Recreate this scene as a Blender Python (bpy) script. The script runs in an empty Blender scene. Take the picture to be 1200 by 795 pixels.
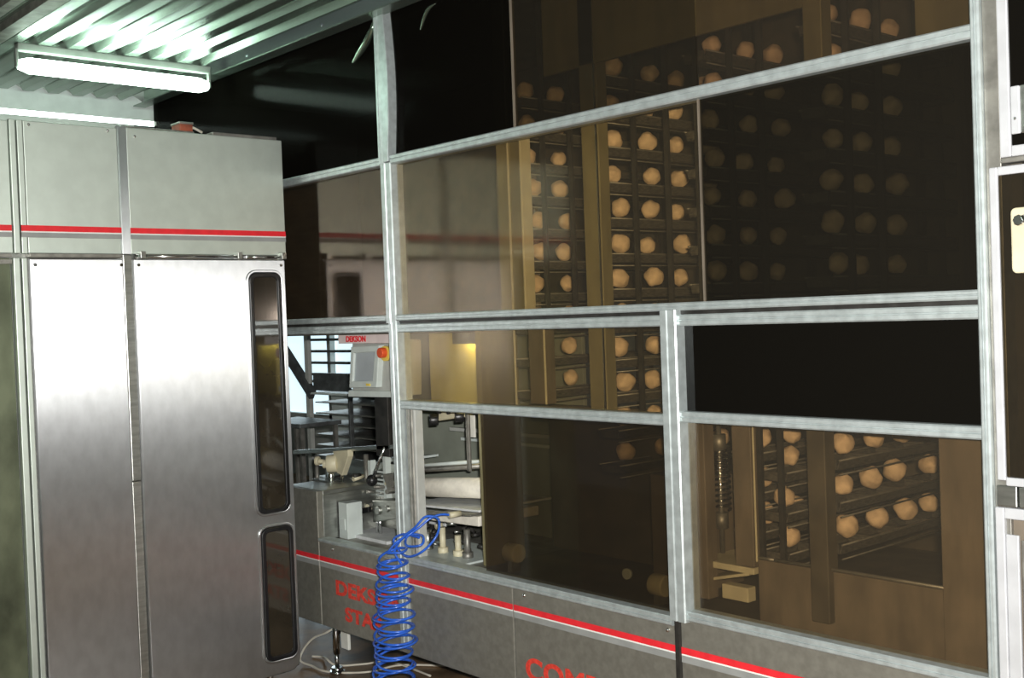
import bpy, bmesh, math, random
from mathutils import Vector, Matrix, noise
random.seed(7)
sc = bpy.context.scene
COL = sc.collection
R = math.radians
YF = 2.615            # plane of the proofer's front
XC = -4.38            # plane of the tall steel cabinet's front

# ------------------------------------------------------------------ camera
cam_d = bpy.data.cameras.new('camera'); cam = bpy.data.objects.new('camera', cam_d); COL.objects.link(cam)
yaw, pitch, roll = R(41.308), R(-1.160), R(-2.121)
fw = Vector((-math.cos(yaw)*math.cos(pitch), math.sin(yaw)*math.cos(pitch), math.sin(pitch)))
rt = fw.cross(Vector((0, 0, 1))).normalized(); up = rt.cross(fw)
r2 = math.cos(roll)*rt + math.sin(roll)*up; u2 = -math.sin(roll)*rt + math.cos(roll)*up
m = Matrix((r2, u2, -fw)).transposed().to_4x4(); m.translation = Vector((0, 0, 1.6))
cam.matrix_world = m
cam_d.sensor_width = 36; cam_d.lens = 1326.9/1200*36; cam_d.clip_start = 0.02
sc.camera = cam
# ------------------------------------------------------------------ view, world
sc.view_settings.view_transform = 'Standard'; sc.view_settings.look = 'None'
sc.view_settings.gamma = 1; sc.view_settings.use_curve_mapping = False
sc.view_settings.exposure = 0.0
w = bpy.data.worlds.new('world'); sc.world = w; w.use_nodes = True
w.node_tree.nodes['Background'].inputs[0].default_value = (.75, .85, 1, 1)
w.node_tree.nodes['Background'].inputs[1].default_value = .12
sc.cycles.max_bounces = 12; sc.cycles.transparent_max_bounces = 24
sc.cycles.glossy_bounces = 5; sc.cycles.sample_clamp_indirect = 4; sc.cycles.caustics_reflective = False
# ------------------------------------------------------------------ lamps
def area(name, loc, rot, sx, sy, power, col):
    l = bpy.data.lights.new(name, 'AREA'); l.shape = 'RECTANGLE'; l.size = sx; l.size_y = sy; l.energy = power; l.color = col
    o = bpy.data.objects.new(name, l); o.location = loc; o.rotation_euler = rot; COL.objects.link(o); return o
# the camera's flash, beside the lens
fl = area('camera_flash', (0, 0, 0), (0, 0, 0), .05, .03, 190, (1, .98, .94))
fl.matrix_world = Matrix.Translation(r2*.05+u2*.06) @ m
# added unseen light behind the photographer, for the bright band on the steel doors
area('rear_fill_light', (2.3, 0.2, 1.45), (R(90), 0, R(90)), 3.2, .6, 9, (.86, .95, 1))

# daylight entering by the far bay's window
area('window_daylight', (-9.3, 6.1, 1.35), (R(-90), 0, R(35)), 2.0, 1.2, 32, (.78, .93, 1))

# ------------------------------------------------------------------ materials
def newmat(name):
    mt = bpy.data.materials.new(name); mt.use_nodes = True
    nt = mt.node_tree; b = nt.nodes['Principled BSDF']; return mt, nt, b
def ramp_noise(nt, scale, c1, c2, stretch=(1, 1, 1), detail=6, lo=.35, hi=.65):
    tc = nt.nodes.new('ShaderNodeTexCoord'); mp = nt.nodes.new('ShaderNodeMapping'); mp.inputs['Scale'].default_value = stretch
    nz = nt.nodes.new('ShaderNodeTexNoise'); nz.inputs['Scale'].default_value = scale; nz.inputs['Detail'].default_value = detail
    rp = nt.nodes.new('ShaderNodeValToRGB')
    rp.color_ramp.elements[0].position = lo; rp.color_ramp.elements[1].position = hi
    rp.color_ramp.elements[0].color = (*c1, 1); rp.color_ramp.elements[1].color = (*c2, 1)
    nt.links.new(tc.outputs['Object'], mp.inputs[0]); nt.links.new(mp.outputs[0], nz.inputs['Vector'])
    nt.links.new(nz.outputs[0], rp.inputs[0]); return rp, nz
def mat(name, col, rough=.5, metal=0, var=.12, scale=14, stretch=(1, 1, 1), bump=0, aniso=0, spec=None):
    mt, nt, b = newmat(name)
    c1 = tuple(max(0, c*(1-var)) for c in col); c2 = tuple(min(1, c*(1+var)) for c in col)
    rp, nz = ramp_noise(nt, scale, c1, c2, stretch)
    nt.links.new(rp.outputs[0], b.inputs['Base Color'])
    b.inputs['Roughness'].default_value = rough; b.inputs['Metallic'].default_value = metal
    if spec is not None: b.inputs['Specular IOR Level'].default_value = spec
    if bump:
        bp = nt.nodes.new('ShaderNodeBump'); bp.inputs['Strength'].default_value = bump; bp.inputs['Distance'].default_value = .004
        nt.links.new(nz.outputs[0], bp.inputs['Height']); nt.links.new(bp.outputs[0], b.inputs['Normal'])
    if aniso:
        b.inputs['Anisotropic'].default_value = aniso
        tg = nt.nodes.new('ShaderNodeTangent'); tg.direction_type = 'RADIAL'; tg.axis = 'Z'
        nt.links.new(tg.outputs[0], b.inputs['Tangent'])
    return mt
def glass(name, tint, f0=.05, rough=.03, refl=(1, 1, 1), f90=1, haze=.035):
    mt, nt, b = newmat(name); nt.nodes.remove(b)
    tr = nt.nodes.new('ShaderNodeBsdfTransparent'); tr.inputs[0].default_value = (*tint, 1)
    gl = nt.nodes.new('ShaderNodeBsdfGlossy'); gl.inputs['Roughness'].default_value = rough; gl.inputs[0].default_value = (*refl, 1)
    lw = nt.nodes.new('ShaderNodeLayerWeight'); lw.inputs[0].default_value = .5      # facing = 1-|cos|
    pw = nt.nodes.new('ShaderNodeMath'); pw.operation = 'POWER'; pw.inputs[1].default_value = 5
    nt.links.new(lw.outputs['Facing'], pw.inputs[0])
    fr = nt.nodes.new('ShaderNodeMapRange'); fr.inputs[3].default_value = f0; fr.inputs[4].default_value = f90
    nt.links.new(pw.outputs[0], fr.inputs[0])
    mx = nt.nodes.new('ShaderNodeMixShader')
    nt.links.new(fr.outputs[0], mx.inputs[0]); df = nt.nodes.new('ShaderNodeBsdfDiffuse'); df.inputs[0].default_value = (.52, .46, .36, 1)
    dm = nt.nodes.new('ShaderNodeMixShader'); dm.inputs[0].default_value = haze  # pale diffuse share mixed in to lift the panes' blacks like haze
    nt.links.new(tr.outputs[0], dm.inputs[1]); nt.links.new(df.outputs[0], dm.inputs[2]); nt.links.new(dm.outputs[0], mx.inputs[1]); nt.links.new(gl.outputs[0], mx.inputs[2])
    nt.links.new(mx.outputs[0], nt.nodes['Material Output'].inputs[0]); return mt
def emit(name, col, st):
    mt, nt, b = newmat(name)
    b.inputs['Base Color'].default_value = (.8, .8, .8, 1)
    b.inputs['Emission Color'].default_value = (*col, 1); b.inputs['Emission Strength'].default_value = st; return mt
M = dict(
 brushed=mat('brushed_steel', (.62, .63, .64), .38, 1, .06, 22, (1, 1, .6), .015, .95),
 brushed_up=mat('brushed_steel_upper', (.60, .66, .60), .5, .8, .04, 14, (1, 1, 1), .015, .3),
 steel=mat('steel', (.50, .51, .48), .38, 1, .15, 12, (1, 1, 6), .02),
 base=mat('base_steel', (.30, .29, .25), .5, .6, .10, 40, (1, 1, 1), .05),
 alu=mat('aluminium_profile', (.56, .62, .62), .42, .55, .12, 30, (1, 1, 1), .05),
 dull=mat('dull_metal', (.30, .29, .26), .5, .7, .25, 20),
 dark=mat('dark_metal', (.035, .033, .03), .5, .3, .4, 20),
 black=mat('black_rubber', (.012, .012, .013), .35, 0, .3, 20),
 chrome=mat('chrome', (.8, .8, .8), .12, 1, .05),
 bronze=mat('brown_panel', (.18, .148, .112), .5, .1, .22, 16, (1, 1, .3)),
 olive=mat('olive_panel', (.30, .265, .14), .45, .35, .2, 12, (1, 1, .3)),
 brass=mat('yellow_panel', (.62, .56, .20), .35, .2, .12, 8),
 interior=mat('interior_liner', (.10, .085, .06), .6, .2, .3, 8),
 tray=mat('tray_plastic', (.075, .07, .06), .55, 0, .5, 60, (1, 1, 4)),
 dough=mat('dough', (.80, .60, .40), .8, 0, .16, 30, bump=.3),
 dough_roll=mat('floured_roller', (.80, .76, .66), .8, 0, .12, 22, bump=.3),
 belt=mat('conveyor_belt', (.72, .74, .74), .7, 0, .1, 20),
 cream=mat('cream_plastic', (.62, .57, .40), .45, 0, .1, 15),
 grey=mat('grey_plastic', (.46, .47, .44), .5, 0, .08, 15),
 lgrey=mat('pale_grey_plastic', (.62, .68, .65), .45, 0, .06, 15),
 screen=mat('screen', (.42, .46, .48), .25, 0, .08, 10),
 whiteframe=mat('white_frame', (.55, .56, .58), .45, .2, .06, 15),
 white=mat('white_plastic', (.78, .78, .72), .5, 0, .06, 15),
 pink=mat('sign_plate', (.80, .68, .66), .5, 0, .08, 15),
 red=mat('red_tape', (.80, .03, .04), .4, 0, .08, 30),
 redtxt=mat('red_lettering', (.75, .06, .04), .5, 0, .2, 60),
 tapewhite=mat('white_tape', (.85, .85, .82), .5, 0, .05),
 tapegrey=mat('grey_tape', (.32, .33, .32), .5, .1, .08),
 rust=mat('rust_red', (.30, .08, .04), .6, 0, .3, 30),
 orange=mat('orange_red', (.75, .10, .03), .45, 0, .1),
 yellow=mat('yellow_ring', (.85, .65, .12), .5, 0, .1),
 blue=mat('blue_hose', (.03, .13, .62), .28, 0, .2, 30),
 cable=mat('pale_cable', (.66, .62, .52), .5, 0, .1),
 greenpanel=mat('greenish_panel', (.15, .17, .11), .4, .6, .5, 5, (1, 1, .6)),
 roof=mat('galvanised_sheet', (.27, .33, .28), .26, .75, .14, 6, (.3, 1, 1), .03),
 fix=mat('lamp_housing', (.22, .25, .22), .5, .2, .1),
 wall=mat('painted_wall', (.40, .41, .38), .85, 0, .12, 3),
 rack=mat('rack_steel', (.16, .17, .17), .45, .6, .3, 15),
 tube=emit('fluorescent_tube', (.74, 1, .84), 20),
 tube2=emit('fluorescent_tube_far', (.80, 1, .90), 9),
 sky=emit('daylight_window', (.68, .90, 1), 1.15),
 gA=glass('smoked_glass_black', (.20, .20, .19), .002, .12, f90=.02, haze=.008),
 gG=glass('smoked_glass_deep', (.38, .37, .32), .004, .08, f90=.1, haze=.016),
 gB=glass('smoked_glass_dark', (.50, .46, .38), .012, .06, f90=.3, haze=.022),
 gC=glass('smoked_glass', (.64, .58, .50), .040, .09, (1, .86, .76), haze=.025),
 gF=glass('bronze_glass_pale', (.82, .76, .64), .045, .09, (1, .88, .76), haze=.022),
 gI=glass('opaque_smoked_glass', (.02, .02, .02), .008, .05, f90=.2, haze=.010),
 gJ=glass('bronze_glass', (.54, .49, .40), .03, .05, haze=.018),
 gK=glass('bronze_glass_clear', (.78, .72, .62), .03, .05, haze=.025),
 glint=mat('glint_gloss', (.30, .38, .30), .12, .9, .05),  # gloss for the shaped lamp glints on the top panes
 sheet=mat('grey_green_sheet', (.26, .28, .23), .6, 0, .1, 8),
 pane=mat('dark_door_glass', (.032, .026, .018), .06, 0, .3, 5, spec=.9),
)
# wet brown floor
def floor_mat():
    mt, nt, b = newmat('wet_floor')
    rp, nz = ramp_noise(nt, 5, (.05, .03, .014), (.30, .19, .10), detail=8)
    nt.links.new(rp.outputs[0], b.inputs['Base Color'])
    r2_ = nt.nodes.new('ShaderNodeMapRange'); r2_.inputs[3].default_value = .25; r2_.inputs[4].default_value = .6
    nt.links.new(nz.outputs[0], r2_.inputs[0]); nt.links.new(r2_.outputs[0], b.inputs['Roughness']); return mt
M['floor'] = floor_mat()

# ------------------------------------------------------------------ helpers
def tag(o, label=None, cat=None, group=None, kind=None):
    if label: o['label'] = label
    if cat: o['category'] = cat
    if group: o['group'] = group
    if kind: o['kind'] = kind
    return o
def empty(name, loc, label, cat, group=None):
    o = bpy.data.objects.new(name, None); o.location = loc; o.empty_display_size = .1; COL.objects.link(o)
    return tag(o, label, cat, group)
def smooth(pts, k=8):
    P_ = [Vector(p) for p in pts]; P_ = [P_[0]]+P_+[P_[-1]]; out = []
    for i in range(1, len(P_)-2):
        a, b, c, d = P_[i-1:i+3]
        for j in range(k):
            t = j/k; out.append(.5*((2*b)+(c-a)*t+(2*a-5*b+4*c-d)*t*t+(3*b-a-3*c+d)*t**3))
    out.append(P_[-2]); return out
class MB:
    """collects shapes in world coordinates, links them as ONE mesh object"""
    def __init__(s): s.bm = bmesh.new()
    def box(s, x0, x1, y0, y1, z0, z1):
        v = [s.bm.verts.new((x, y, z)) for x in (x0, x1) for y in (y0, y1) for z in (z0, z1)]
        for f in ((0, 1, 3, 2), (4, 6, 7, 5), (0, 4, 5, 1), (2, 3, 7, 6), (0, 2, 6, 4), (1, 5, 7, 3)): s.bm.faces.new([v[i] for i in f])
        return s
    def prism(s, pts, axis, a, b):
        def P(p, t):
            return {0: (t, p[0], p[1]), 1: (p[0], t, p[1]), 2: (p[0], p[1], t)}[axis]
        A = [s.bm.verts.new(P(p, a)) for p in pts]; B = [s.bm.verts.new(P(p, b)) for p in pts]; n = len(pts)
        s.bm.faces.new(A); s.bm.faces.new(B[::-1])
        for i in range(n): s.bm.faces.new((A[i], B[i], B[(i+1) % n], A[(i+1) % n]))
        return s
    def ring(s, outer, inner, axis, a, b):
        n = len(outer)
        def P(p, t): return {0: (t, p[0], p[1]), 1: (p[0], t, p[1]), 2: (p[0], p[1], t)}[axis]
        L = [[s.bm.verts.new(P(p, t)) for p in q] for q, t in ((outer, a), (inner, a), (inner, b), (outer, b))]
        for k in range(4):
            A, B = L[k], L[(k+1) % 4]
            for i in range(n): s.bm.faces.new((A[i], A[(i+1) % n], B[(i+1) % n], B[i]))
        return s
    def tube(s, pts, r, n=10, cap=True):
        pts = [Vector(p) for p in pts]; rings = []; prev = None
        for i, p in enumerate(pts):
            d = (pts[min(i+1, len(pts)-1)]-pts[max(i-1, 0)]).normalized()
            if prev is None:
                a = d.orthogonal().normalized()
            else:
                a = (prev-d*prev.dot(d))
                a = a.normalized() if a.length > 1e-6 else d.orthogonal().normalized()
            prev = a; b_ = d.cross(a)
            rr = r[i] if isinstance(r, (list, tuple)) else r
            rings.append([s.bm.verts.new(p+(a*math.cos(2*math.pi*k/n)+b_*math.sin(2*math.pi*k/n))*rr) for k in range(n)])
        for A, B in zip(rings, rings[1:]):
            for k in range(n): s.bm.faces.new((A[k], A[(k+1) % n], B[(k+1) % n], B[k])).smooth = True
        if cap: s.bm.faces.new(rings[0][::-1]); s.bm.faces.new(rings[-1])
        return s
    def cyl(s, p, q, r, n=16): return s.tube([p, q], r, n)
    def ball(s, c, r, sq=(1, 1, 1), wob=0, seg=14, seed=0):
        g = bmesh.ops.create_uvsphere(s.bm, u_segments=seg, v_segments=max(6, seg*2//3), radius=1)
        for v in g['verts']:
            k = 1+wob*noise.noise(v.co*1.6+Vector((seed*3.1, seed, 0)))
            v.co = Vector((v.co.x*r*sq[0]*k+c[0], v.co.y*r*sq[1]*k+c[1], v.co.z*r*sq[2]*k+c[2]))
            for f in v.link_faces: f.smooth = True
        return s
    def build(s, name, mt, parent=None, bevel=0, label=None):
        o0 = Vector((0, 0, 0)); p = parent
        while p: o0 += p.location; p = p.parent
        bmesh.ops.recalc_face_normals(s.bm, faces=s.bm.faces[:])
        me = bpy.data.meshes.new(name)
        if parent: bmesh.ops.translate(s.bm, verts=s.bm.verts[:], vec=-o0); oo = Vector()
        else:
            vs = [v.co for v in s.bm.verts]
            oo = Vector(((min(v.x for v in vs)+max(v.x for v in vs))/2, (min(v.y for v in vs)+max(v.y for v in vs))/2, min(v.z for v in vs)))
            bmesh.ops.translate(s.bm, verts=s.bm.verts[:], vec=-oo)
        s.bm.to_mesh(me); s.bm.free(); me.materials.append(M[mt] if isinstance(mt, str) else mt)
        o = bpy.data.objects.new(name, me); o.location = oo; COL.objects.link(o); o.parent = parent
        if bevel:
            b = o.modifiers.new('bevel', 'BEVEL'); b.width = bevel; b.segments = 2; b.limit_method = 'ANGLE'
        if label: o['label'] = label
        return o
def B(x0, x1, y0, y1, z0, z1): return MB().box(x0, x1, y0, y1, z0, z1)
def struct(name, mb, mt, **k):
    o = mb.build(name, mt, **k); o['kind'] = 'structure'; return o
def rrect(a0, a1, b0, b1, r, n=6):
    out = []
    for cx, cy, s in ((a1-r, b1-r, 0), (a0+r, b1-r, 1), (a0+r, b0+r, 2), (a1-r, b0+r, 3)):
        for i in range(n+1):
            t = math.pi/2*(s+i/n); out.append((cx+r*math.cos(t), cy+r*math.sin(t)))
    return out
def copy_tree(o, parent=None):
    c = o.copy(); COL.objects.link(c); c.parent = parent
    for ch in [x for x in ALL_CHILDREN.get(o.name, [])]: copy_tree(ch, c)
    return c
ALL_CHILDREN = {}
def remember(root):
    kids = [x for x in bpy.data.objects if x.parent == root]
    ALL_CHILDREN[root.name] = kids
    for k in kids: remember(k)
def lettering(txt, size, wid, mt, parent, loc, rot, name='lettering', bold=.035):
    cu = bpy.data.curves.new(name, 'FONT'); cu.body = txt; cu.size = 1; cu.offset = bold; cu.extrude = .004; cu.space_character = 1.05
    t = bpy.data.objects.new('tmp', cu); COL.objects.link(t)
    dg = bpy.context.evaluated_depsgraph_get(); me = bpy.data.meshes.new_from_object(t.evaluated_get(dg))
    bpy.data.objects.remove(t)
    xs = [v.co.x for v in me.vertices]; ys = [v.co.y for v in me.vertices]
    for v in me.vertices: v.co = Vector(((v.co.x-min(xs))/(max(xs)-min(xs))*wid, (v.co.y-min(ys))/(max(ys)-min(ys))*size, v.co.z*.3))
    me.materials.append(M[mt]); me.name = name
    o = bpy.data.objects.new(name, me); COL.objects.link(o); o.parent = parent
    o0 = Vector(); p = parent
    while p: o0 += p.location; p = p.parent
    o.location = Vector(loc)-o0; o.rotation_euler = rot; return o

# ------------------------------------------------------------------ the room
struct('floor', B(-11.4, 2.7, -2.2, 6.3, -.08, 0), 'floor')
def corrugated(x0, x1, y0, y1, z, pitch=.125, amp=.028, t=.003):
    mb = MB(); n = int((y1-y0)/pitch); prof = []
    for i in range(n):
        for fr, h in ((0, 0), (.32, 0), (.44, 1), (.80, 1), (.92, 0)):
            prof.append((y0+(i+fr)*pitch, z+h*amp))
    prof.append((y0+n*pitch, z))
    A = [mb.bm.verts.new((x0, y, h)) for y, h in prof]; Bv = [mb.bm.verts.new((x1, y, h)) for y, h in prof]
    for i in range(len(prof)-1): mb.bm.faces.new((A[i], Bv[i], Bv[i+1], A[i+1]))
    return mb
cm = corrugated(-5.92, 2.6, -2.14, YF-.05, 2.835)
co = struct('ceiling', cm, 'roof')
so = co.modifiers.new('solid', 'SOLIDIFY'); so.thickness = .003
struct('trim_1', MB().prism([(YF-.075, 2.80), (YF-.008, 2.80), (YF-.008, 2.90), (YF-.013, 2.90), (YF-.013, 2.806), (YF-.075, 2.806)], 0, -5.9, 2.6), 'roof')
struct('trim_2', MB().box(-5.9, 2.5, 1.49, 1.55, 2.80, 2.834).box(-5.9, 2.5, 1.36, 1.40, 2.78, 2.834), 'dull')            # dark purlin at the left edge
struct('ceiling_far', B(-11.4, -5.93, -2.1, 6.2, 3.02, 3.06), 'wall')
struct('wall_far', B(-6.95, -6.85, -2.1, 2.95, 2.0, 3.02), 'wall')
struct('wall_left', B(-6.9, 2.7, -2.2, -2.1, 0, 3.02), 'wall')
struct('wall_back', B(2.6, 2.7, -2.1, 6.2, 0, 3.0), 'wall')
struct('wall_end', B(-11.4, -11.3, -2.1, 6.3, 0, 3.02), 'wall')
# window wall of the far bay behind the machine line
struct('wall_right', MB().box(-11.4, -10.95, 6.2, 6.3, 0, 3).box(-8.9, 2.7, 6.2, 6.3, 0, 3).box(-10.95, -8.9, 6.2, 6.3, 0, .62).box(-10.95, -8.9, 6.2, 6.3, 1.85, 3), 'wall')
wn = empty('window_1', (-9.7, 6.25, .62), None, None); wn['kind'] = 'structure'
B(-10.95, -8.9, 6.26, 6.28, .62, 1.85).build('pane', 'sky', wn)
mb = MB()
for x in (-10.92, -9.86, -8.93): mb.box(x-.03, x+.03, 6.18, 6.24, .62, 1.85)
mb.box(-10.95, -8.9, 6.18, 6.24, .62, .66).box(-10.95, -8.9, 6.18, 6.24, 1.81, 1.85); mb.build('window_frame', 'grey', wn)

# corrugated wall sheet closing the ceiling's far end
mb = MB(); prof = []
n = 12
for i in range(n*8+1):
    y = 1.25+i/8*.125; prof.append((y, 2.845+.028*abs(math.sin(math.pi*(y-1.25)/.125))))
A = [mb.bm.verts.new((-5.98, y, 2.745)) for y, z in prof]; Bv = [mb.bm.verts.new((-5.98-.0, y, z)) for y, z in prof]
for i in range(len(prof)-1): mb.bm.faces.new((A[i], A[i+1], Bv[i+1], Bv[i]))
o = struct('trim_3', mb, 'white'); o.data.materials[0] = M['lgrey']; so = o.modifiers.new('solid', 'SOLIDIFY'); so.thickness = .004

# ------------------------------------------------------------------ ceiling lamps
mb = MB()
for x in (-5.2, -4.75, -4.1, -3.3): mb.ball((x, YF-.008, 2.855), .009)
struct('trim_4', mb, 'chrome')
def lamp(x, y0, y1, z, label, tube='tube', r=.034):
    t = empty('ceiling_light', (x, (y0+y1)/2, z), label, 'ceiling light')
    MB().prism([(x-.016, z-.010), (x+.016, z-.010), (x+.03, z+.02), (x-.03, z+.02)], 1, y0, y1).build('housing', 'fix', t, .004)
    for y in (y0, y1):
        B(x-.012, x+.012, y-.006, y+.006, z-.078, z).build('end_cap', 'fix', t, .003)
    MB().tube([(x, y0+.008, z-.068), (x, y0+.05, z-.068), (x, y1-.05, z-.068), (x, y1-.008, z-.068)], [r*.6, r, r, r*.6], 20).build('tube', tube, t)
    return t
lamp(-4.98, 1.64, 2.52, 2.812, 'bright fluorescent tube lamp under the corrugated ceiling, nearer of the two')
lamp(-6.35, 1.30, 2.90, 2.90, 'fluorescent tube lamp low beyond the scalloped ceiling edge, above the cabinet', 'tube2', .045)
for x in (-2.2, 0.6):  # unseen lamps added behind the camera to brighten the steel and room
    lamp(x, -1.6, -.5, 2.812, 'added unseen tube lamp on the ceiling behind the photographer, %s the opening' % ('left of' if x < 0 else 'right of'))

# ------------------------------------------------------------------ tall steel cabinet
CR = empty('steel_cabinet', (-5.0, 2.0, 0), 'tall brushed steel proofing cabinet with red stripe and two slim door windows', 'cabinet')
B(-5.55, XC-.02, 1.0, 2.545, .09, 2.392).build('body', 'steel', CR, .004)
def face(y0, y1, z0, z1, x0, x1, name, mt='brushed', bevel=.003): return B(x0, x1, y0, y1, z0, z1).build(name, mt, CR, bevel)
face(1.455, 1.812, 1.902, 2.40, XC-.02, XC, 'upper_panel', 'brushed_up')
face(1.850, 2.550, 1.902, 2.405, XC-.02, XC, 'upper_panel', 'brushed_up')
face(1.0, 1.400, 1.902, 2.395, XC-.02, XC, 'upper_panel', 'brushed_up')
face(1.8125, 1.8495, 1.0, 1.90, XC-.018, XC+.008, 'post', 'steel')
face(1.8125, 1.8495, 1.90, 2.41, XC-.018, XC+.008, 'post', 'brushed')
face(1.8125, 1.8495, .09, .998, XC-.018, XC+.004, 'post', 'steel')
MB().box(XC-.018, XC+.010, 1.402, 1.424, 1.9, 2.40).box(XC-.018, XC+.006, 1.430, 1.452, 1.9, 2.40).build('corner_post', 'brushed_up', CR, .003)
MB().box(XC-.018, XC+.022, 1.392, 1.416, .09, 1.885).box(XC-.018, XC+.016, 1.424, 1.444, .09, 1.885).build('corner_post', 'brushed_up', CR, .003)
# sliding doors hung on the track
dA = B(XC-.005, XC+.018, 1.452, 1.808, .10, 1.882).build('door', 'brushed', CR, .004)
prof = [(1.853, .10)]+[(1.853, 1.882), (2.530, 1.882)]+[(2.530, .16)]+[(2.530-.06+.06*math.cos(t), .16-.06+.0-.0+.06*math.sin(t)+.0) for t in [0-math.pi/2*i/6 for i in range(7)]]
prof = [(1.853, .085), (1.853, 1.882), (2.530, 1.882)]+[(2.470+.06*math.cos(-math.pi/2*i/6), .145+.06*math.sin(-math.pi/2*i/6)) for i in range(7)]
dB = MB().prism(prof, 0, XC-.005, XC+.018).build('door', 'brushed', CR, .004)
def door_window(y0, y1, z0, z1, r):
    f = MB().ring(rrect(y0-.012, y1+.012, z0-.012, z1+.012, r+.012), rrect(y0, y1, z0, z1, r), 0, XC+.010, XC+.024)
    lip = f.build('window_lip', 'brushed', dB, .003)
    g = MB().ring(rrect(y0, y1, z0, z1, r), rrect(y0+.020, y1-.020, z0+.020, z1-.020, r*.6), 0, XC+.008, XC+.030).build('gasket', 'black', dB, .004)
    MB().prism(rrect(y0+.02, y1-.02, z0+.02, z1-.02, r*.6), 0, XC+.012, XC+.022).build('pane', 'pane', g)
door_window(2.350, 2.505, .790, 1.826, .035)
door_window(2.358, 2.512, .150, .728, .035)
for d, y0, y1 in ((dA, 1.47, 1.80), (dB, 1.87, 2.51)):
    for y in (y0, y1):
        MB().cyl((XC+.016, y, 1.858), (XC+.024, y, 1.858), .006).build('bolt', 'chrome', d)
# door track, dark left run, bright right run with a gap
B(XC-.016, XC+.026, 1.45, 1.806, 1.886, 1.901).build('track', 'dull', CR, .002)
MB().cyl((XC+.020, 1.86, 1.893), (XC+.020, 2.30, 1.893), .006).cyl((XC+.020, 2.345, 1.893), (XC+.020, 2.53, 1.893), .006).box(XC, XC+.012, 1.86, 2.54, 1.885, 1.901).build('track', 'chrome', CR)
for y in (1.875, 2.30, 2.51): B(XC, XC+.034, y, y+.022, 1.884, 1.912).build('track_bracket', 'steel', CR, .002)
def stripe(parent, axis_pts, zr):
    pass
for y0, y1 in ((1.0, 1.398), (1.430, 1.812), (1.850, 2.550)):
    s = B(XC-.001, XC+.0025 if y0 > 1.44 or y0 < 1.1 else XC+.0085, y0, y1, 1.985, 2.007).build('red_stripe', 'red', CR)
    B(XC-.001, XC+.0022 if y0 > 1.44 or y0 < 1.1 else XC+.008, y0, y1, 1.980, 1.985).build('white_line', 'tapewhite', s)
    B(XC-.001, XC+.002 if y0 > 1.44 or y0 < 1.1 else XC+.008, y0, y1, 1.962, 1.980).build('grey_line', 'tapegrey', s)
# left bay, seen as a sliver at the picture edge
B(XC-.018, XC-.004, 1.0, 1.388, .12, 1.885).build('side_door', 'greenpanel', CR, .003)
MB().box(XC-.016, XC+.012, 1.0, 1.39, 1.862, 1.878).box(XC-.016, XC+.012, 1.0, 1.39, 1.888, 1.899).build('track', 'dull', CR)
MB().box(-5.1, -4.50, 1.9, 2.20, 2.392, 2.4345).box(-4.48, -4.412, 2.24, 2.545, 2.392, 2.424).build('top_cover', 'dull', CR, .003)
for y in (1.475, 1.775, 1.885): MB().ball((XC+.002, y, 2.385 if y < 1.8 else 2.372), .006).build('bolt', 'chrome', CR)
for y in (1.15, 2.42):
    mb = MB().cyl((XC-.06, y, .02), (XC-.06, y, .10), .014).cyl((XC-.06, y, 0), (XC-.06, y, .02), .032, 20); mb.build('foot', 'chrome', CR)
for y in (1.15, 2.42):
    mb = MB().cyl((-5.4, y, .02), (-5.4, y, .10), .014).cyl((-5.4, y, 0), (-5.4, y, .02), .032, 20); mb.build('foot', 'chrome', CR)
# little red box on the cabinet
jb = empty('junction_box', (-4.56, 2.18, 2.435), 'small rust-red junction box standing on top of the steel cabinet', 'electrical box')
B(-4.60, -4.52, 2.145, 2.205, 2.4355, 2.472).build('housing', 'rust', jb, .004)
B(-4.603, -4.517, 2.142, 2.208, 2.466, 2.476).build('lid', 'dull', jb, .003)
tag(MB().tube([(-4.56, 2.212, 2.450), (-4.56, 2.225, 2.462), (-4.555, 2.245, 2.452), (-4.55, 2.262, 2.4415)], .0055, 8).build('cable', 'cable'),
    'short pale cable beside the red junction box on the cabinet roof', 'cable')

# ------------------------------------------------------------------ the proofer (large glazed machine)
P = empty('dough_proofer', (-3.0, 3.2, 0), 'long glazed dough proofer with aluminium frame, smoked panes and red-striped steel base', 'dough proofer')
def bar(x0, x1, z0, z1, name='rail', mt='alu', y0=-.012, y1=.05, bev=.004):
    # moulded profile: two flat lands either side of a shallow groove
    y0 += YF; y1 += YF; g = .004
    mb = MB()
    if x1-x0 > z1-z0:
        h = z1-z0; pr = [(y1, z0), (y0+g, z0), (y0, z0+g), (y0, z0+h*.42), (y0+g, z0+h*.46), (y0+g, z0+h*.54), (y0, z0+h*.58), (y0, z1-g), (y0+g, z1), (y1, z1)]
        mb.prism(pr, 0, x0, x1)
    else:
        h = x1-x0; pr = [(x0, y1), (x0, y0+g), (x0+g, y0), (x0+h*.42, y0), (x0+h*.46, y0+g), (x0+h*.54, y0+g), (x0+h*.58, y0), (x1-g, y0), (x1, y0+g), (x1, y1)]
        mb.prism(pr, 2, z0, z1)
    return mb.build(name, mt, P)
# posts
bar(-3.720, -3.650, 1.59, 2.222, 'post')
bar(-3.700, -3.645, .30, 1.59, 'post', y0=-.016)
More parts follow.
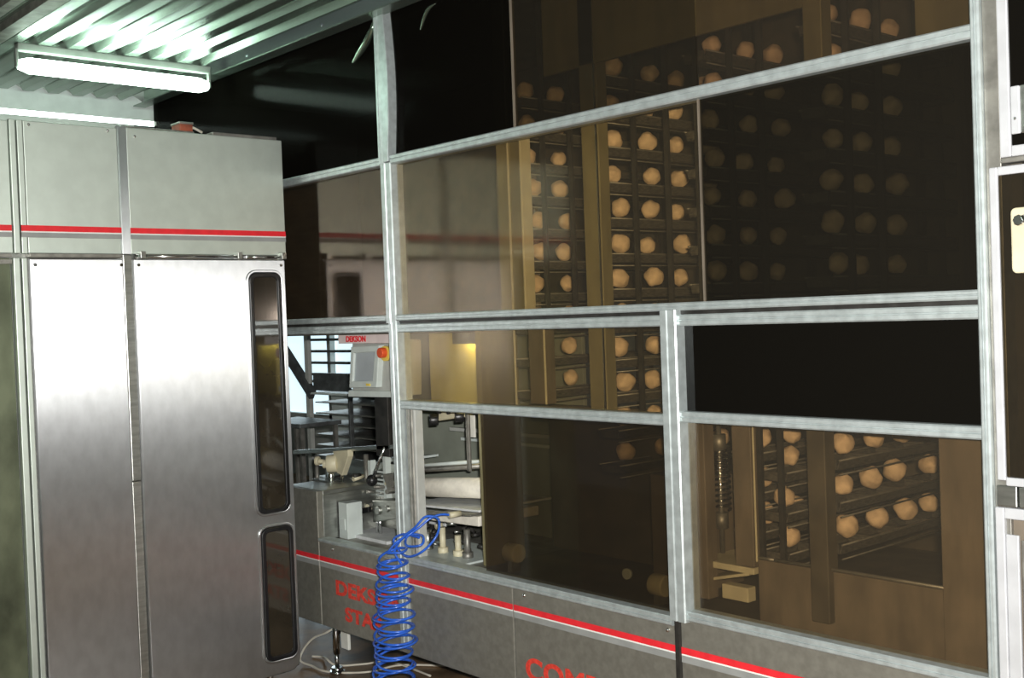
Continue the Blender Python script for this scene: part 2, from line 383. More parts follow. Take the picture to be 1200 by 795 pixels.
# the upper post: straight profile with a bowed cover strip
bar(-3.722, -3.688, 2.222, 2.83, 'post', y0=-.018)
L = 14; ptsR = []; ptsL = []
for i in range(L+1):
    t = i/L; z = 2.225+.605*t; wv = math.sin(math.pi*t)
    ptsR.append((-3.655+.022*wv, z)); ptsL.append((-3.687, z))
MB().prism(ptsR+ptsL[::-1], 1, YF-.020, YF+.03).build('cover_strip', 'alu', P, .002)
bar(-2.276, -2.212, .66, 1.600, 'post', y0=-.022)
bar(-1.285, -1.262, .30, 2.83, 'post', y0=-.018)
B(-1.262, -1.225, YF-.002, YF+.05, .30, 2.83).build('post_web', 'dull', P, .002)
MB().tube(smooth([(-3.915, YF+.012, 2.665), (-3.86, YF+.006, 2.690), (-3.79, YF-.002, 2.725), (-3.745, YF-.004, 2.765), (-3.732, YF-.002, 2.80)]), [.003+.012*math.sin(math.pi*min(1, i/32+.05)) for i in range(33)], 10).build('tube_glint', 'glint', P)  # reflected lamp glint, shaped as a thin glossy strip on the pane
MB().tube(smooth([(-3.45, YF+.012, 2.70), (-3.41, YF+.006, 2.745), (-3.38, YF+.004, 2.765), (-3.345, YF+.008, 2.775)]), [.0015+.006*math.sin(math.pi*min(1, i/24+.04)) for i in range(25)], 10).build('tube_glint', 'glint', P)  # second, smaller glint strip imitating a lamp reflection
# rails
bar(-5.90, -3.722, 2.215, 2.250); bar(-3.650, -1.285, 2.215, 2.250)
bar(-5.90, -3.722, 1.598, 1.622); bar(-3.650, -1.285, 1.598, 1.622, y0=-.014)
B(-5.90, -1.285, YF+.004, YF+.05, 1.586, 1.598).build('rail_gap', 'dark', P)
bar(-5.90, -1.285, 1.552, 1.586, y0=-.010)
bar(-3.645, -2.276, 1.250, 1.284); bar(-2.212, -1.285, 1.264, 1.296)
bar(-4.31, -3.70, .640, .655, y0=-.006); bar(-3.645, -2.276, .638, .668); bar(-2.212, -1.285, .664, .694)
bar(-3.640, -3.600, .668, 1.250, 'slider_jamb', 'dull', y0=.010, y1=.04)
bar(-3.600, -3.584, .668, 1.250, 'slider_jamb', 'grey', y0=.012, y1=.05)
# panes
def pane(x0, x1, z0, z1, mt, lab, y=.020, t=.005):
    return B(x0, x1, YF+y, YF+y+t, z0, z1).build('glass_panel', mt, P, label=lab)
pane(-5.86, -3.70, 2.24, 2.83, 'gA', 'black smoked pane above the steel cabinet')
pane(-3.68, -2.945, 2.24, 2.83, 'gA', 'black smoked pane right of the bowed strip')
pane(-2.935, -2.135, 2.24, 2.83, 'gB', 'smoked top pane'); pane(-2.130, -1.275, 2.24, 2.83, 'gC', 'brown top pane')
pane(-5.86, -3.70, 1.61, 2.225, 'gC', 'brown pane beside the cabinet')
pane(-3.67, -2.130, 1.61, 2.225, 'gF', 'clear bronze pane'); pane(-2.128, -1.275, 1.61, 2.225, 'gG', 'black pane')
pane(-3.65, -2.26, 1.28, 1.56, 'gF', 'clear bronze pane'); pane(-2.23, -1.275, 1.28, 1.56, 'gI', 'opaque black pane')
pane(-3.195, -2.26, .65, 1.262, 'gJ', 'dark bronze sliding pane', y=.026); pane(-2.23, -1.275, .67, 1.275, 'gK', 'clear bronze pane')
# pane edge strips
for x, z0, z1 in ((-2.940, 2.25, 2.83), (-2.129, 1.622, 2.215)):
    B(x-.0025, x+.0025, YF+.014, YF+.028, z0, z1).build('pane_edge', 'bronze', P)
# shell behind the glass
B(-5.90, -1.2, 3.95, 4.0, 1.56, 2.86).build('back_wall', 'interior', P)
B(-3.3, -1.2, 3.95, 4.0, .28, 1.54).build('back_wall', 'interior', P)
B(-5.90, -1.2, YF+.05, 4.0, 2.86, 2.90).build('roof_panel', 'interior', P)
B(-5.90, -3.3, YF+.06, 3.95, 1.545, 1.60).build('upper_floor', 'interior', P)
B(-5.90, -5.87, YF+.05, 3.95, 1.60, 2.86).build('end_wall', 'interior', P)
B(-1.24, -1.20, YF+.05, 3.95, .28, 2.86).build('end_wall', 'interior', P)
B(-3.30, -3.27, YF+.10, 2.90, .66, 1.55).build('partition', 'olive', P)
B(-3.27, -1.24, YF+.05, 3.95, .28, .66).build('lower_floor', 'interior', P)
# uprights and panels inside
def ins(x0, x1, z0, z1, y0, mt, name='upright', y1=None): return B(x0, x1, y0, y1 or y0+.05, z0, z1).build(name, mt, P, .003)
ins(-2.725, -2.645, 1.25, 2.83, 2.74, 'olive'); ins(-2.652, -2.645, 1.25, 2.83, 2.73, 'chrome', 'edge_strip', 2.738)
ins(-3.17, -3.095, 1.62, 2.83, 2.74, 'olive'); ins(-3.102, -3.095, 1.25, 2.83, 2.73, 'cream', 'edge_strip', 2.738)
ins(-3.045, -3.035, 1.62, 2.25, 2.74, 'cream', 'edge_strip')
ins(-3.04, -2.955, 1.28, 1.56, 2.75, 'bronze'); ins(-2.953, -2.946, 1.28, 1.56, 2.74, 'cream', 'edge_strip', 2.748)
ins(-3.42, -3.20, 1.62, 2.22, 2.95, 'bronze', 'inner_panel', 2.97)
ins(-3.27, -2.62, .68, 1.245, 3.05, 'interior', 'inner_panel', 3.08)
ins(-2.52, -2.30, .70, 1.06, 2.80, 'bronze', 'gear_cover', 3.0)
ins(-2.90, -1.83, 2.435, 2.83, 2.74, 'olive', 'valance', 2.755)
ins(-1.83, -1.77, 2.25, 2.83, 2.73, 'olive'); ins(-1.50, -1.25, 2.25, 2.83, 2.74, 'olive', 'inner_panel', 2.76)
# bottom right bay
ins(-2.33, -2.235, .70, 1.262, 2.735, 'bronze'); ins(-2.14, -2.07, .82, 1.262, 2.75, 'bronze')
ins(-2.062, -2.056, .84, 1.262, 2.745, 'cream', 'edge_strip', 2.752)
ins(-1.865, -1.805, .70, 1.262, 2.735, 'interior'); ins(-1.475, -1.25, .66, 1.262, 2.75, 'bronze', 'inner_panel', 2.77)
ins(-2.065, -1.25, .66, .845, 2.76, 'bronze', 'inner_panel', 2.78)
MB().cyl((-2.0, 2.755, .853), (-1.3, 2.755, .853), .005).cyl((-2.06, 2.755, .853), (-2.0, 2.755, .853), .005).build('edge_strip', 'dull', P)
# spring with its rod
mb = MB(); T = 11
mb.tube([(-2.275+.030*math.cos(2*math.pi*T*i/220), 2.86+.030*math.sin(2*math.pi*T*i/220), .96+.19*i/220) for i in range(221)], .0045, 8).build('coil_spring', 'chrome', P)
MB().cyl((-2.275, 2.86, .82), (-2.275, 2.86, 1.25), .008).cyl((-2.275, 2.86, 1.15), (-2.275, 2.86, 1.20), .022).cyl((-2.275, 2.86, .90), (-2.275, 2.86, .95), .022).build('spring_rod', 'dull', P)
MB().box(-2.30, -2.08, 2.76, 2.95, .795, .815).prism([(-2.30, .74), (-2.10, .79), (-2.10, .80), (-2.30, .75)], 1, 2.76, 2.95).box(-2.22, -2.12, 2.78, 2.82, .70, .745).build('drive_bracket', 'cream', P, .003)
# roller pairs behind the slider
for x, z in ((-3.13, .73), (-2.42, .72)):
    MB().cyl((x-.03, 2.72, z), (x+.03, 2.72, z), .035, 20).build('guide_roller', 'cream', P, .004)
    B(x-.012, x+.012, 2.70, 2.74, .66, z).build('roller_bracket', 'dull', P)
MB().cyl((-2.55, 2.70, .74), (-2.55, 2.715, .74), .018).build('knob', 'lgrey', P)
# guide rails that the trays hang against
for x in (-3.20, -3.045, -2.77, -2.60, -2.35, -2.19, -1.92, -1.76):
    B(x-.008, x+.008, 3.50, 3.53, 1.2 if x > -2.4 else 1.0, 2.86).build('guide_rail', 'dark', P)
    
for x, z0, z1 in ((-2.505, 1.25, 2.83), (-2.365, 1.25, 2.83), (-2.94, 1.62, 2.83), (-2.80, 1.62, 2.83), (-2.24, 1.62, 2.83), (-2.11, 1.62, 2.83), (-2.0, 1.62, 2.83), (-1.715, 1.62, 2.83), (-1.62, 1.62, 2.83)):
    B(x-.009, x+.009, 2.756, 2.766, z0, z1).build('guide_rail', 'dark', P)
for x in (-2.045, -1.972): B(x-.008, x+.008, 2.755, 2.768, .85, 1.262).build('guide_rail', 'dark', P)
# base
def basepanel(x0, x1, z0, z1):
    p = B(x0, x1, YF, YF+.03, z0, z1).build('base_panel', 'base', P, .003)
    a, b = x0+.001, x1-.001
    s = B(a, b, YF-.0025, YF+.002, .558, .578).build('red_stripe', 'red', p)
    s2 = B(a, b, YF-.0022, YF+.002, .553, .558).build('white_line', 'tapewhite', p)
    s3 = B(a, b, YF-.002, YF+.002, .532, .553).build('grey_line', 'tapegrey', p)
    return p
b0 = basepanel(-4.62, -4.316, .27, .86); b1 = basepanel(-4.310, -3.025, .27, .640)
b2 = basepanel(-3.019, -2.262, .20, .640); b3 = basepanel(-2.250, -1.262, .20, .664); 
B(-2.264, -2.248, YF-.012, YF+.02, .20, .66).build('joint_strip', 'dark', P)
B(-4.62, -4.316, YF+.03, 2.95, .84, .86).build('base_top', 'steel', P, .003)
B(-4.34, -4.316, YF+.03, 2.95, .64, .84).build('base_side', 'steel', P, .002)
B(-4.31, -3.27, YF+.03, 3.4, .60, .640).build('base_top', 'dull', P, .003)
for x in (-2.96, -2.3, -4.2): MB().ball((x, YF-.001, .62), .007).build('bolt', 'chrome', P)
lettering('DEKSON', .066, .50, 'redtxt', b1, (-4.185, YF-.001, .425), (R(90), 0, 0))
lettering('STAR', .062, .29, 'redtxt', b1, (-4.120, YF-.001, .322), (R(90), 0, 0))
lettering('COMPACT', .080, .62, 'redtxt', b2, (-2.965, YF-.001, .325), (R(90), 0, 0), bold=.03)
for x, y in ((-4.42, 2.75), (-3.0, 2.75), (-4.42, 3.3), (-3.0, 3.9), (-1.4, 2.75), (-1.4, 3.9)):
    MB().cyl((x, y, .02), (x, y, .10), .010).cyl((x, y, .09), (x, y, .28), .016).cyl((x, y, .012), (x, y, .03), .026, 20).cyl((x, y, 0), (x, y, .014), .034, 20).build('foot', 'chrome', P)
MB().cyl((-4.46, 2.78, .17), (-4.46, 2.78, .30), .018).build('drain_pipe', 'black', P)
B(-4.335, -4.275, 2.72, 2.735, .14, .272).build('foot_bracket', 'white', P, .003)

# warm work lamp inside the lower compartment, lighting the yellow panel
cl = empty('inspection_lamp', (-3.55, 2.80, 1.53), 'small warm lamp glowing over the yellow panel under the middle rail', 'lamp')
MB().box(-3.62, -3.40, 2.86, 2.90, 1.523, 1.544).box(-3.62, -3.40, 2.858, 2.864, 1.495, 1.544).build('housing', 'dull', cl, .001)
MB().cyl((-3.60, 2.885, 1.512), (-3.42, 2.885, 1.512), .007).build('tube', emit('warm_tube', (1, .86, .35), 60), cl)
B(-3.86, -3.33, 2.92, 2.935, 1.24, 1.542).build('yellow_panel', 'brass', P, .002)

# ------------------------------------------------------------------ trays and dough balls
tr = empty('dough_tray', (0, 0, 0), 'x', 'dough tray')
mb = MB()      # shallow trough, runs away from the glass
mb.prism([(-.048, -.014), (-.040, -.040), (.040, -.040), (.048, -.014), (.044, -.014), (.037, -.036), (-.037, -.036), (-.044, -.014)], 1, 2.79, 3.50)
mb.build('trough', 'tray', tr)
mb = MB()
for y in (2.79, 2.955, 3.12, 3.285, 3.45): mb.box(-.037, .037, y-.004, y+.004, -.038, -.012)
mb.build('divider', 'tray', tr)
MB().cyl((-.047, 2.785, -.012), (-.047, 3.50, -.012), .003, 6).cyl((.049, 2.785, -.012), (.049, 3.50, -.012), .003, 6).cyl((.049, 2.785, -.052), (.049, 3.50, -.052), .0025, 6).build('rim_wire', 'dull', tr)
MB().prism([(-.050, -.055), (.052, -.055), (.052, -.010), (.012, -.008), (.006, .060), (-.006, .060), (-.012, -.008), (-.050, -.010)], 1, 3.495, 3.502).build('end_plate', 'dark', tr)
bpy.context.view_layer.update(); remember(tr)
balls = []
for k in range(4):
    o = MB().ball((0, 0, 0), .032, (.95, 1.0, .98), .18, 22, k).build('dough_ball', 'dough'); o.location = (0, 0, 0); balls.append(o)
ORD = ['lowest', 'second lowest', 'third lowest', 'fourth lowest', 'fifth lowest', 'sixth lowest', 'seventh lowest', 'eighth lowest', 'ninth lowest', 'tenth lowest', 'eleventh lowest', 'twelfth lowest', 'thirteenth lowest']
PL = ['nearest the glass', 'second behind the glass', 'third behind the glass', 'fourth behind the glass']
cols = [(-3.12, 1.33, 10, 3, 'leftmost stack', set()), (-2.69, 1.09, 12, 4, 'second stack', set()),
        (-2.265, 1.69, 7, 3, 'third stack', set()), (-1.840, 1.69, 7, 3, 'upper right stack', set()),
        (-2.12, .93, 3, 3, 'lower left stack', set()), (-1.840, .93, 3, 4, 'lower right stack', set()),
        (-2.017, .88, 3, 2, 'lower middle stack', set())]
first_t = True; used = [False]*4
for cx, z0, n, nb, cname, skip in cols:
    for i in range(n):
        z = z0+.12*i
        if z > 1.5 and z < 1.63 and cx > -2.4: continue
        t = tr if first_t else copy_tree(tr); first_t = False
        t.location = (cx, 0, z)
        tag(t, 'dark dough tray, %s in the %s behind the glass' % (ORD[i], cname), 'dough tray', 'dough trays hanging in the proofer')
        for j in range(nb):
            b = balls[(i*3+j) % 4]
            if used[(i*3+j) % 4]: b = b.copy(); COL.objects.link(b)
            else: used[(i*3+j) % 4] = True
            b.location = (cx+random.uniform(-.008, .008), 2.872+.165*j+random.uniform(-.012, .012), z-.004)
            b.rotation_euler = (random.uniform(-.4, .4), random.uniform(-.4, .4), random.uniform(0, 6)); s = random.uniform(.93, 1.1); b.scale = (s, s, s)
            tag(b, 'tan dough ball %s, %s tray of the %s' % (PL[j], ORD[i], cname), 'dough ball', 'dough balls in the proofer trays')

# ------------------------------------------------------------------ right-hand module
S = empty('side_enclosure', (-.9, 3.0, 0), 'neighbouring glazed machine section with white-framed black doors at right edge', 'machine enclosure')
def sb(x0, x1, z0, z1, name, mt='alu', y0=-.014, y1=.02): return B(x0, x1, YF+y0, YF+y1, z0, z1).build(name, mt, S, .003)
sb(-1.224, -.55, 1.925, 2.83, 'backing_plate', 'dull', y0=0, y1=.006) if False else None
u = sb(-1.222, -1.196, 1.925, 2.83, 'door_frame', 'whiteframe'); sb(-1.196, -.55, 1.925, 1.95, 'door_frame', 'whiteframe')
sb(-1.196, -.55, 1.95, 2.83, 'glass_panel', 'gI', y0=-.01, y1=-.004); sb(-1.196, -.55, 1.95, 2.83, 'inner_liner', 'dark', y0=.10, y1=.12)
sb(-1.224, -.55, 1.912, 1.925, 'rail', 'dull', y0=-.01)
sb(-1.250, -1.230, 1.172, 1.905, 'door_frame', 'whiteframe'); sb(-1.230, -.55, 1.885, 1.905, 'door_frame', 'whiteframe'); sb(-1.230, -.55, 1.160, 1.180, 'door_frame', 'whiteframe')
sb(-1.230, -.55, 1.180, 1.885, 'glass_panel', 'gB', y0=-.01, y1=-.004); sb(-1.230, -.55, 1.180, 1.885, 'inner_liner', 'dark', y0=.12, y1=.14)
sb(-1.206, -1.19, 1.18, 1.885, 'inner_strip', 'bronze', y0=.08, y1=.10)
sb(-1.255, -1.205, 1.110, 1.160, 'plate', 'steel', y0=-.012); sb(-1.201, -.55, 1.110, 1.160, 'plate', 'steel', y0=-.012)
sb(-1.258, -1.236, .66, 1.108, 'door_frame', 'whiteframe'); sb(-1.236, -.55, 1.082, 1.108, 'door_frame', 'whiteframe')
sb(-1.236, -.55, .66, 1.082, 'inner_liner', 'bronze', y0=.01, y1=.02)
sb(-1.236, -1.205, .66, 1.045, 'inner_plate', 'whiteframe', y0=-.01, y1=.0); sb(-1.200, -1.17, .66, 1.035, 'inner_strip', 'dull', y0=-.01, y1=0)
MB().box(-1.256, -.6, YF, YF+.03, .20, .655).build('base_panel', 'base', S, .003)
# bright latch plates inside the doors
lp = sb(-1.194, -1.172, 1.975, 2.085, 'latch_plate', 'whiteframe', y0=-.016, y1=-.009); sb(-1.172, -1.05, 1.975, 2.085, 'latch_plate', 'steel', y0=-.014, y1=-.009)
MB().ball((-1.183, YF-.017, 2.01), .004).build('bolt', 'chrome', S)
MB().prism(rrect(-1.192, -1.08, 1.655, 1.805, .012), 1, YF-.036, YF-.012).build('handle_plate', 'cream', S, .004)
mb = MB().cyl((-1.168, YF-.034, 1.775), (-1.168, YF-.050, 1.775), .013, 8)
mb.cyl((-1.158, YF-.048, 1.782), (-1.146, YF-.054, 1.77), .008, 8); mb.build('handle_knob', 'chrome', S, .002)
bar_feet = MB()
for x in (-1.15, -.62): bar_feet.cyl((x, YF+.05, 0), (x, YF+.05, .30), .02)
bar_feet.build('leg', 'chrome', S)

# ------------------------------------------------------------------ control panel
K = empty('control_panel', (-4.05, 2.78, 1.27), 'grey control panel with screen and red stop button under the middle rail', 'control panel')
MB().prism([(-4.215, 1.272), (-3.895, 1.278), (-3.885, 1.515), (-4.20, 1.52)], 1, 2.755, 2.90).build('housing', 'grey', K, .006)
MB().prism([(-4.22, 1.272), (-3.893, 1.278), (-3.893, 1.305), (-4.215, 1.300)], 1, 2.735, 2.76).build('lower_lip', 'lgrey', K, .004)
bz = MB().ring([(-4.197, 1.312), (-3.985, 1.318), (-3.955, 1.498), (-4.170, 1.492)][::-1], [(-4.168, 1.342), (-4.015, 1.346), (-3.990, 1.470), (-4.148, 1.464)][::-1], 1, 2.728, 2.758).build('bezel', 'lgrey', K, .004)
MB().prism([(-4.168, 1.342), (-4.015, 1.346), (-3.990, 1.470), (-4.148, 1.464)], 1, 2.738, 2.752).build('screen', 'screen', bz)
B(-4.06, -4.03, 2.725, 2.730, 1.324, 1.334).build('key', 'yellow', bz)
MB().cyl((-3.935, 2.757, 1.462), (-3.935, 2.740, 1.462), .032, 24).build('stop_ring', 'yellow', K)
MB().cyl((-3.935, 2.742, 1.466), (-3.935, 2.715, 1.466), .022, 20).build('stop_button', 'orange', K, .003)
sg = empty('sign_plate', (-4.05, 2.72, 1.507), 'pale name plate with faded red letters above the control panel', 'sign')
B(-4.225, -3.72, 2.70, 2.715, 1.507, 1.548).build('plate', 'pink', sg, .002)
lettering('DEKSON', .026, .15, 'red', sg, (-4.16, 2.699, 1.514), (R(90), 0, 0))
B(-3.93, -3.90, 2.80, 2.83, .64, 1.28).build('stand_post', 'dark', K, .002)

# ------------------------------------------------------------------ divider / infeed machinery behind the opening
D = empty('dough_divider', (-4.3, 2.9, .64), 'cluttered dough divider head with cream motor hub, rods and beam in the opening', 'dough divider')
MB().prism([(-4.93, .955), (-4.93, .975), (-4.05, 1.058), (-4.05, 1.040)], 1, 2.86, 2.90).build('cross_beam', 'steel', D, .002)
MB().cyl((-4.555, 2.825, .94), (-4.52, 2.86, .942), .042, 24).cyl((-4.57, 2.81, .94), (-4.55, 2.83, .94), .020, 20).cyl((-4.60, 2.79, .955), (-4.585, 2.80, .955), .022, 16).cyl((-4.60, 2.79, .955), (-4.55, 2.84, .945), .012, 12).build('motor_hub', 'cream', D, .004)
MB().prism([(-4.50, .90), (-4.46, .89), (-4.40, .985), (-4.40, 1.015), (-4.53, 1.0)], 1, 2.84, 2.87).build('motor_bracket', 'cream', D, .003)
MB().cyl((-4.52, 2.82, .85), (-4.52, 2.82, .90), .018).build('grease_cup', 'chrome', D, .003)
for x, z0, z1 in ((-4.515, .64, .72), (-4.47, .64, .90), (-4.20, .64, .75), (-4.175, .64, .75)):
    MB().cyl((x, 2.85, z0), (x, 2.85, z1), .008, 12).build('rod', 'chrome', D)
MB().cyl((-4.74, 2.88, .64), (-4.74, 2.88, .96), .010).cyl((-4.42, 2.95, .64), (-4.42, 2.95, .98), .012).build('support_rod', 'dull', D)
B(-4.66, -4.50, 2.80, 2.95, .862, .865).build('deck_plate', 'steel', D) 
MB().prism([(-4.62, .862), (-4.45, .66), (-4.45, .80), (-4.52, .864)], 1, 2.97, 2.985).build('clear_guard', 'grey', D)
MB().box(-4.31, -4.24, 2.72, 2.80, .64, .80).box(-4.295, -4.255, 2.715, 2.72, .68, .73).build('sensor_box', 'lgrey', D, .004)
MB().prism([(-4.44, .700), (-4.24, .745), (-4.24, .770), (-4.44, .725)], 1, 2.83, 2.85).build('scraper_bar', 'black', D, .003)
MB().prism([(-4.22, .70), (-4.02, .74), (-4.02, .82), (-4.22, .80)], 1, 2.84, 2.92).cyl((-4.17, 2.83, .76), (-4.17, 2.845, .76), .02, 16).cyl((-4.10, 2.83, .775), (-4.10, 2.845, .775), .015, 16).build('gear_block', 'steel', D, .004)
B(-4.40, -4.0, 2.76, 3.05, .64, .655).build('deck_plate', 'belt', D, .002)
B(-4.42, -4.0, 3.08, 3.28, .67, .70).build('deck_plate', 'belt', D, .002)
mb = MB()
for i in range(7): mb.box(-4.34, -4.24, 2.93, 2.94, .80+i*.018, .808+i*.018)
mb.box(-4.36, -4.34, 2.92, 2.95, .78, .96).box(-4.24, -4.22, 2.92, 2.95, .78, 1.02).build('vent_grille', 'lgrey', D)
MB().prism([(-4.30, .95), (-4.06, .98), (-4.06, .99), (-4.30, .97)], 1, 2.96, 3.1).build('tray_lip', 'lgrey', D)
lv = MB().cyl((-4.150, 2.80, .905), (-4.045, 2.80, 1.055), .007, 10).build('lever', 'chrome', D)
MB().ball((-4.155, 2.80, .900), .026).build('lever_ball', 'black', lv)
MB().prism([(-4.12, .84), (-4.03, .86), (-4.05, .93), (-4.16, .92)], 1, 2.86, 2.93).cyl((-4.06, 2.85, .89), (-4.06, 2.84, .89), .02, 14).build('valve_block', 'dull', D, .004)
B(-4.2, -4.10, 2.86, 2.90, 1.0, 1.28).build('funnel', 'dark', D, .003)
for k in range(26):   # fasteners and fittings that clutter the head
    x = random.uniform(-4.66, -4.05); z = random.uniform(.66, .93); r = random.uniform(.005, .014)
    MB().cyl((x, 2.87, z), (x+random.uniform(-.01, .01), 2.90+random.uniform(0, .06), z+random.uniform(-.02, .02)), r, 10).build('fitting', random.choice(['chrome', 'steel', 'dull', 'cream', 'dark']), D)
B(-4.78, -4.02, 2.95, 2.96, .64, .95).build('back_plate', 'steel', D, .002)

# moulder behind the open slider: roller, belts, top block
N = empty('moulding_station', (-3.7, 2.95, .64), 'moulding unit with flour-white roller and belts behind the open slider pane', 'dough moulder')
B(-4.58, -3.32, 3.30, 3.32, .64, 1.54).build('back_panel', 'sheet', N, .002)
B(-4.02, -3.34, 3.20, 3.22, 1.045, 1.058).build('rib', 'lgrey', N); B(-4.1, -3.34, 3.20, 3.22, 1.085, 1.10).build('rib', 'grey', N)
MB().cyl((-3.86, 2.80, .985), (-3.50, 2.92, 1.02), .008, 10).build('guide_bar', 'lgrey', N)
MB().cyl((-3.86, 2.82, .965), (-3.50, 2.94, 1.0), .012, 10).build('guide_bar', 'dull', N)
rl = MB().tube([(-3.86, 2.84, .890), (-3.845, 2.845, .892), (-3.835, 2.85, .893), (-3.36, 2.92, .920)], [.020, .036, .041, .043], 24).build('roller', 'dough_roll', N)
MB().cyl((-3.90, 2.835, .889), (-3.855, 2.842, .890), .012, 12).build('axle', 'chrome', rl)
MB().prism([(-3.90, .815), (-3.42, .835), (-3.42, .845), (-3.90, .825)], 1, 2.80, 3.20).build('belt', 'belt', N, .003)
MB().prism([(-3.76, .775), (-3.40, .785), (-3.40, .825), (-3.76, .795)], 1, 2.78, 3.10).build('belt', 'dough_roll', N, .004)
MB().prism([(-3.78, .80), (-3.40, .83), (-3.40, .838), (-3.78, .81)], 1, 2.74, 2.79).build('belt_strip', 'dull', N, .002)
MB().box(-3.560, -3.540, 2.86, 2.872, .98, 1.26).build('bracket', 'dull', N, .003); B(-3.62, -3.58, 2.92, 2.93, 1.11, 1.20).build('tag_plate', 'white', N)
tb = MB().prism([(-3.74, 1.175), (-3.60, 1.195), (-3.60, 1.245), (-3.73, 1.245)], 1, 2.86, 2.94).build('top_block', 'cream', N, .005)
for x, z in ((-3.77, 1.18), (-3.60, 1.20)): MB().cyl((x, 2.84, z), (x+.02, 2.87, z), .024, 18).build('black_knob', 'black', tb, .003)
for x in (-3.72, -3.66): MB().cyl((x, 2.85, 1.215), (x, 2.862, 1.215), .009, 12).build('bolt', 'dark', tb)
for x, z, c in ((-3.66, .72, 'cream'), (-3.56, .70, 'cream'), (-3.76, .70, 'steel'), (-3.50, .73, 'dull')):
    MB().cyl((x, 2.80, .64), (x, 2.80, z+.03), .013, 14).cyl((x, 2.80, .64), (x, 2.80, .67), .022, 14).build('fitting', c, N)
for k in range(22):
    x = random.uniform(-3.84, -3.46); z = random.uniform(.66, .78); r = random.uniform(.004, .011)
    MB().cyl((x, 2.83, z), (x+random.uniform(-.03, .03), 2.86, z+random.uniform(-.02, .02)), r, 8).build('fitting', random.choice(['chrome', 'steel', 'cream', 'dark', 'dark']), N)
B(-3.86, -3.42, 2.72, 3.0, .6405, .648).build('drip_tray', 'lgrey', N)

# ------------------------------------------------------------------ tray rack trolley against the far window
T = empty('tray_rack', (-6.45, 4.3, 0), 'dark steel tray rack trolley standing in front of the bright far window', 'rack')
for x in (-6.94, -6.42, -5.94):
    for y in (4.18, 4.62):
        B(x-.025 if x < -6.9 else x-.010, x+.025 if x < -6.9 else x+.010, y-.015, y+.015, .08, 1.75 if x < -6.5 else 1.12).build('post', 'grey' if x < -6.9 else 'rack', T, .002)
zs = [1.49, 1.41, 1.33, 1.25, 1.20]
for z in zs: B(-6.90, -6.43, 4.18, 4.21, z-.014, z+.004).build('shelf_bar', 'rack', T)
B(-6.90, -6.43, 4.19, 4.2, 1.13, 1.245).build('back_sheet', 'rack', T)
B(-6.90, -6.43, 4.15, 4.6, 1.105, 1.12).build('shelf', 'lgrey', T, .003)
for i in range(8):
    z = 1.05-i*.075
    B(-6.90, -5.96, 4.2, 4.6, z-.008, z).build('shelf', 'dull', T)
B(-6.92, -5.94, 4.60, 4.63, .40, 1.10).build('back_sheet', 'dark', T)
B(-6.42, -5.94, 4.60, 4.63, 1.10, 1.75).build('back_sheet', 'dark', T)
MB().prism([(-7.30, 1.42), (-7.24, 1.46), (-6.86, 1.13), (-6.90, 1.07)], 1, 4.15, 4.19).build('brace', 'rack', T, .003)
MB().cyl((-6.93, 4.2, .0), (-6.93, 4.2, .08), .03).cyl((-5.95, 4.2, .0), (-5.95, 4.2, .08), .03).cyl((-6.93, 4.6, .0), (-6.93, 4.6, .08), .03).cyl((-5.95, 4.6, .0), (-5.95, 4.6, .08), .03).build('castor', 'black', T)
# pale crates and dark table at far left of the opening
c1 = B(-7.65, -7.02, 4.8, 5.2, 0, 1.04).build('storage_cabinet', 'lgrey', None, .01); tag(c1, 'pale grey cabinet beyond the opening, left of the tray rack', 'cabinet')
t2 = empty('side_table', (-6.2, 3.7, 0), 'dark side table with thin legs beyond the opening, beside the rack', 'table')
B(-6.55, -6.02, 3.55, 3.85, .965, .99).build('table_top', 'rack', t2, .003)
for x in (-6.52, -6.05):
    for y in (3.58, 3.82): B(x-.012, x+.012, y-.012, y+.012, 0, .965).build('leg', 'dull', t2)

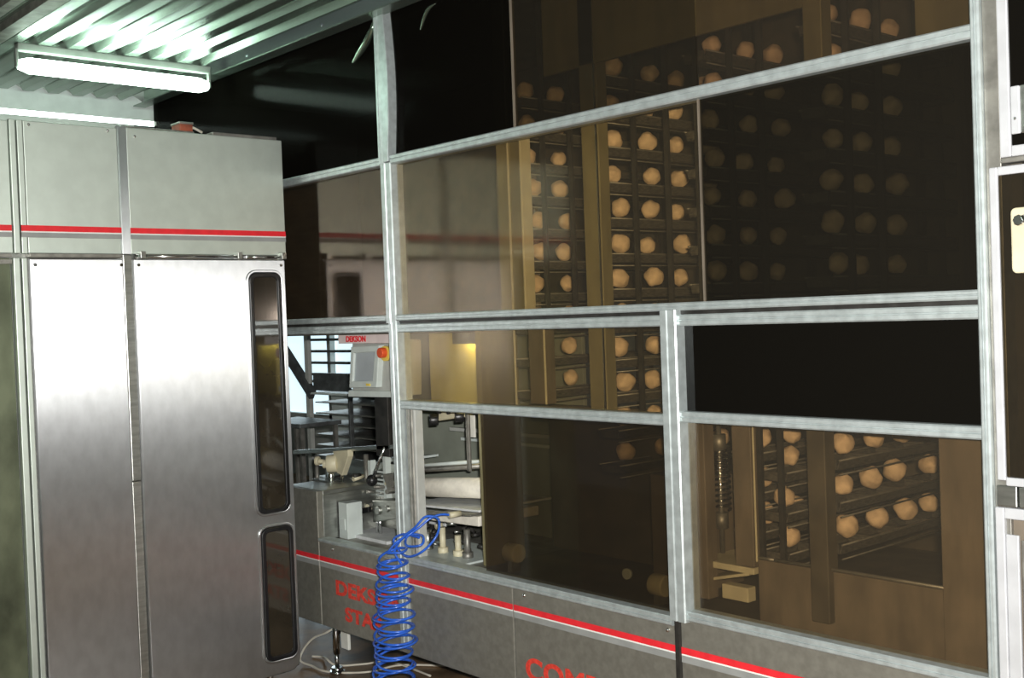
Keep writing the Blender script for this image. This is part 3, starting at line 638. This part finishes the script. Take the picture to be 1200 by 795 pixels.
# ------------------------------------------------------------------ blue coiled air hose
pts = []; turns = 25; n = turns*26
for i in range(n+1):
    t = i/n; a = 2*math.pi*turns*t
    z = .70-(.70-.075)*t
    cx = -3.600+.020*math.sin(3*t)-.045*t+.010*math.sin(a*.37)+.006*math.sin(a*.71); rad = .058+.026*min(1, t*2.2)+.006*math.sin(a*.23)
    pts.append((cx+rad*math.cos(a), 2.505+rad*.85*math.sin(a), z+.012*math.sin(a*.5+1)+.010*math.sin(a)))
top = [(-3.470, 2.70, .835), (-3.480, 2.66, .842), (-3.50, 2.62, .830), (-3.52, 2.585, .80), (-3.545, 2.54, .765), (-3.49, 2.50, .745), (-3.44, 2.53, .75), (-3.47, 2.56, .775), (-3.55, 2.56, .77), (-3.60, 2.53, .74), (-3.58, 2.47, .71)]
H = MB().tube(smooth(top)+[Vector(p) for p in pts], .0048, 8).build('air_hose', 'blue'); tag(H, 'bright blue coiled air hose hanging in front of the striped base', 'hose')
H2 = MB().tube(smooth([(-3.60, 2.55, .65), (-3.63, 2.54, .70), (-3.58, 2.55, .76), (-3.53, 2.57, .80), (-3.50, 2.60, .84), (-3.46, 2.63, .83), (-3.42, 2.59, .78), (-3.46, 2.55, .72), (-3.55, 2.54, .69), (-3.64, 2.55, .72), (-3.655, 2.56, .745), (-3.60, 2.57, .765), (-3.52, 2.58, .76)]), .0048, 8).build('loose_loop', 'blue', H)
MB().cyl((-3.470, 2.69, .835), (-3.462, 2.74, .837), .012, 12).build('coupling', 'cream', H)
# white cable on the floor
tag(MB().tube(smooth([(-4.49, 2.79, .27), (-4.49, 2.79, .20), (-4.52, 2.76, .165), (-4.60, 2.74, .13), (-4.66, 2.72, .07), (-4.66, 2.70, .02), (-4.58, 2.715, .008), (-4.48, 2.71, .008), (-4.38, 2.76, .008), (-4.30, 2.86, .008), (-4.28, 3.0, .008), (-4.10, 3.15, .008)]), .005, 8).build('floor_cable', 'cable'),
    'pale cable looping across the wet floor by the base foot', 'cable')
tag(MB().tube(smooth([(-4.72, 2.80, .006), (-4.66, 2.82, .01), (-4.56, 2.78, .03), (-4.50, 2.80, .008), (-4.42, 2.9, .008), (-4.36, 3.0, .008), (-4.05, 3.0, .008)]), .005, 8).build('floor_hose', 'cable'),
    'thin pale hose lying behind the looped cable under the base', 'hose')
bpy.context.view_layer.update()
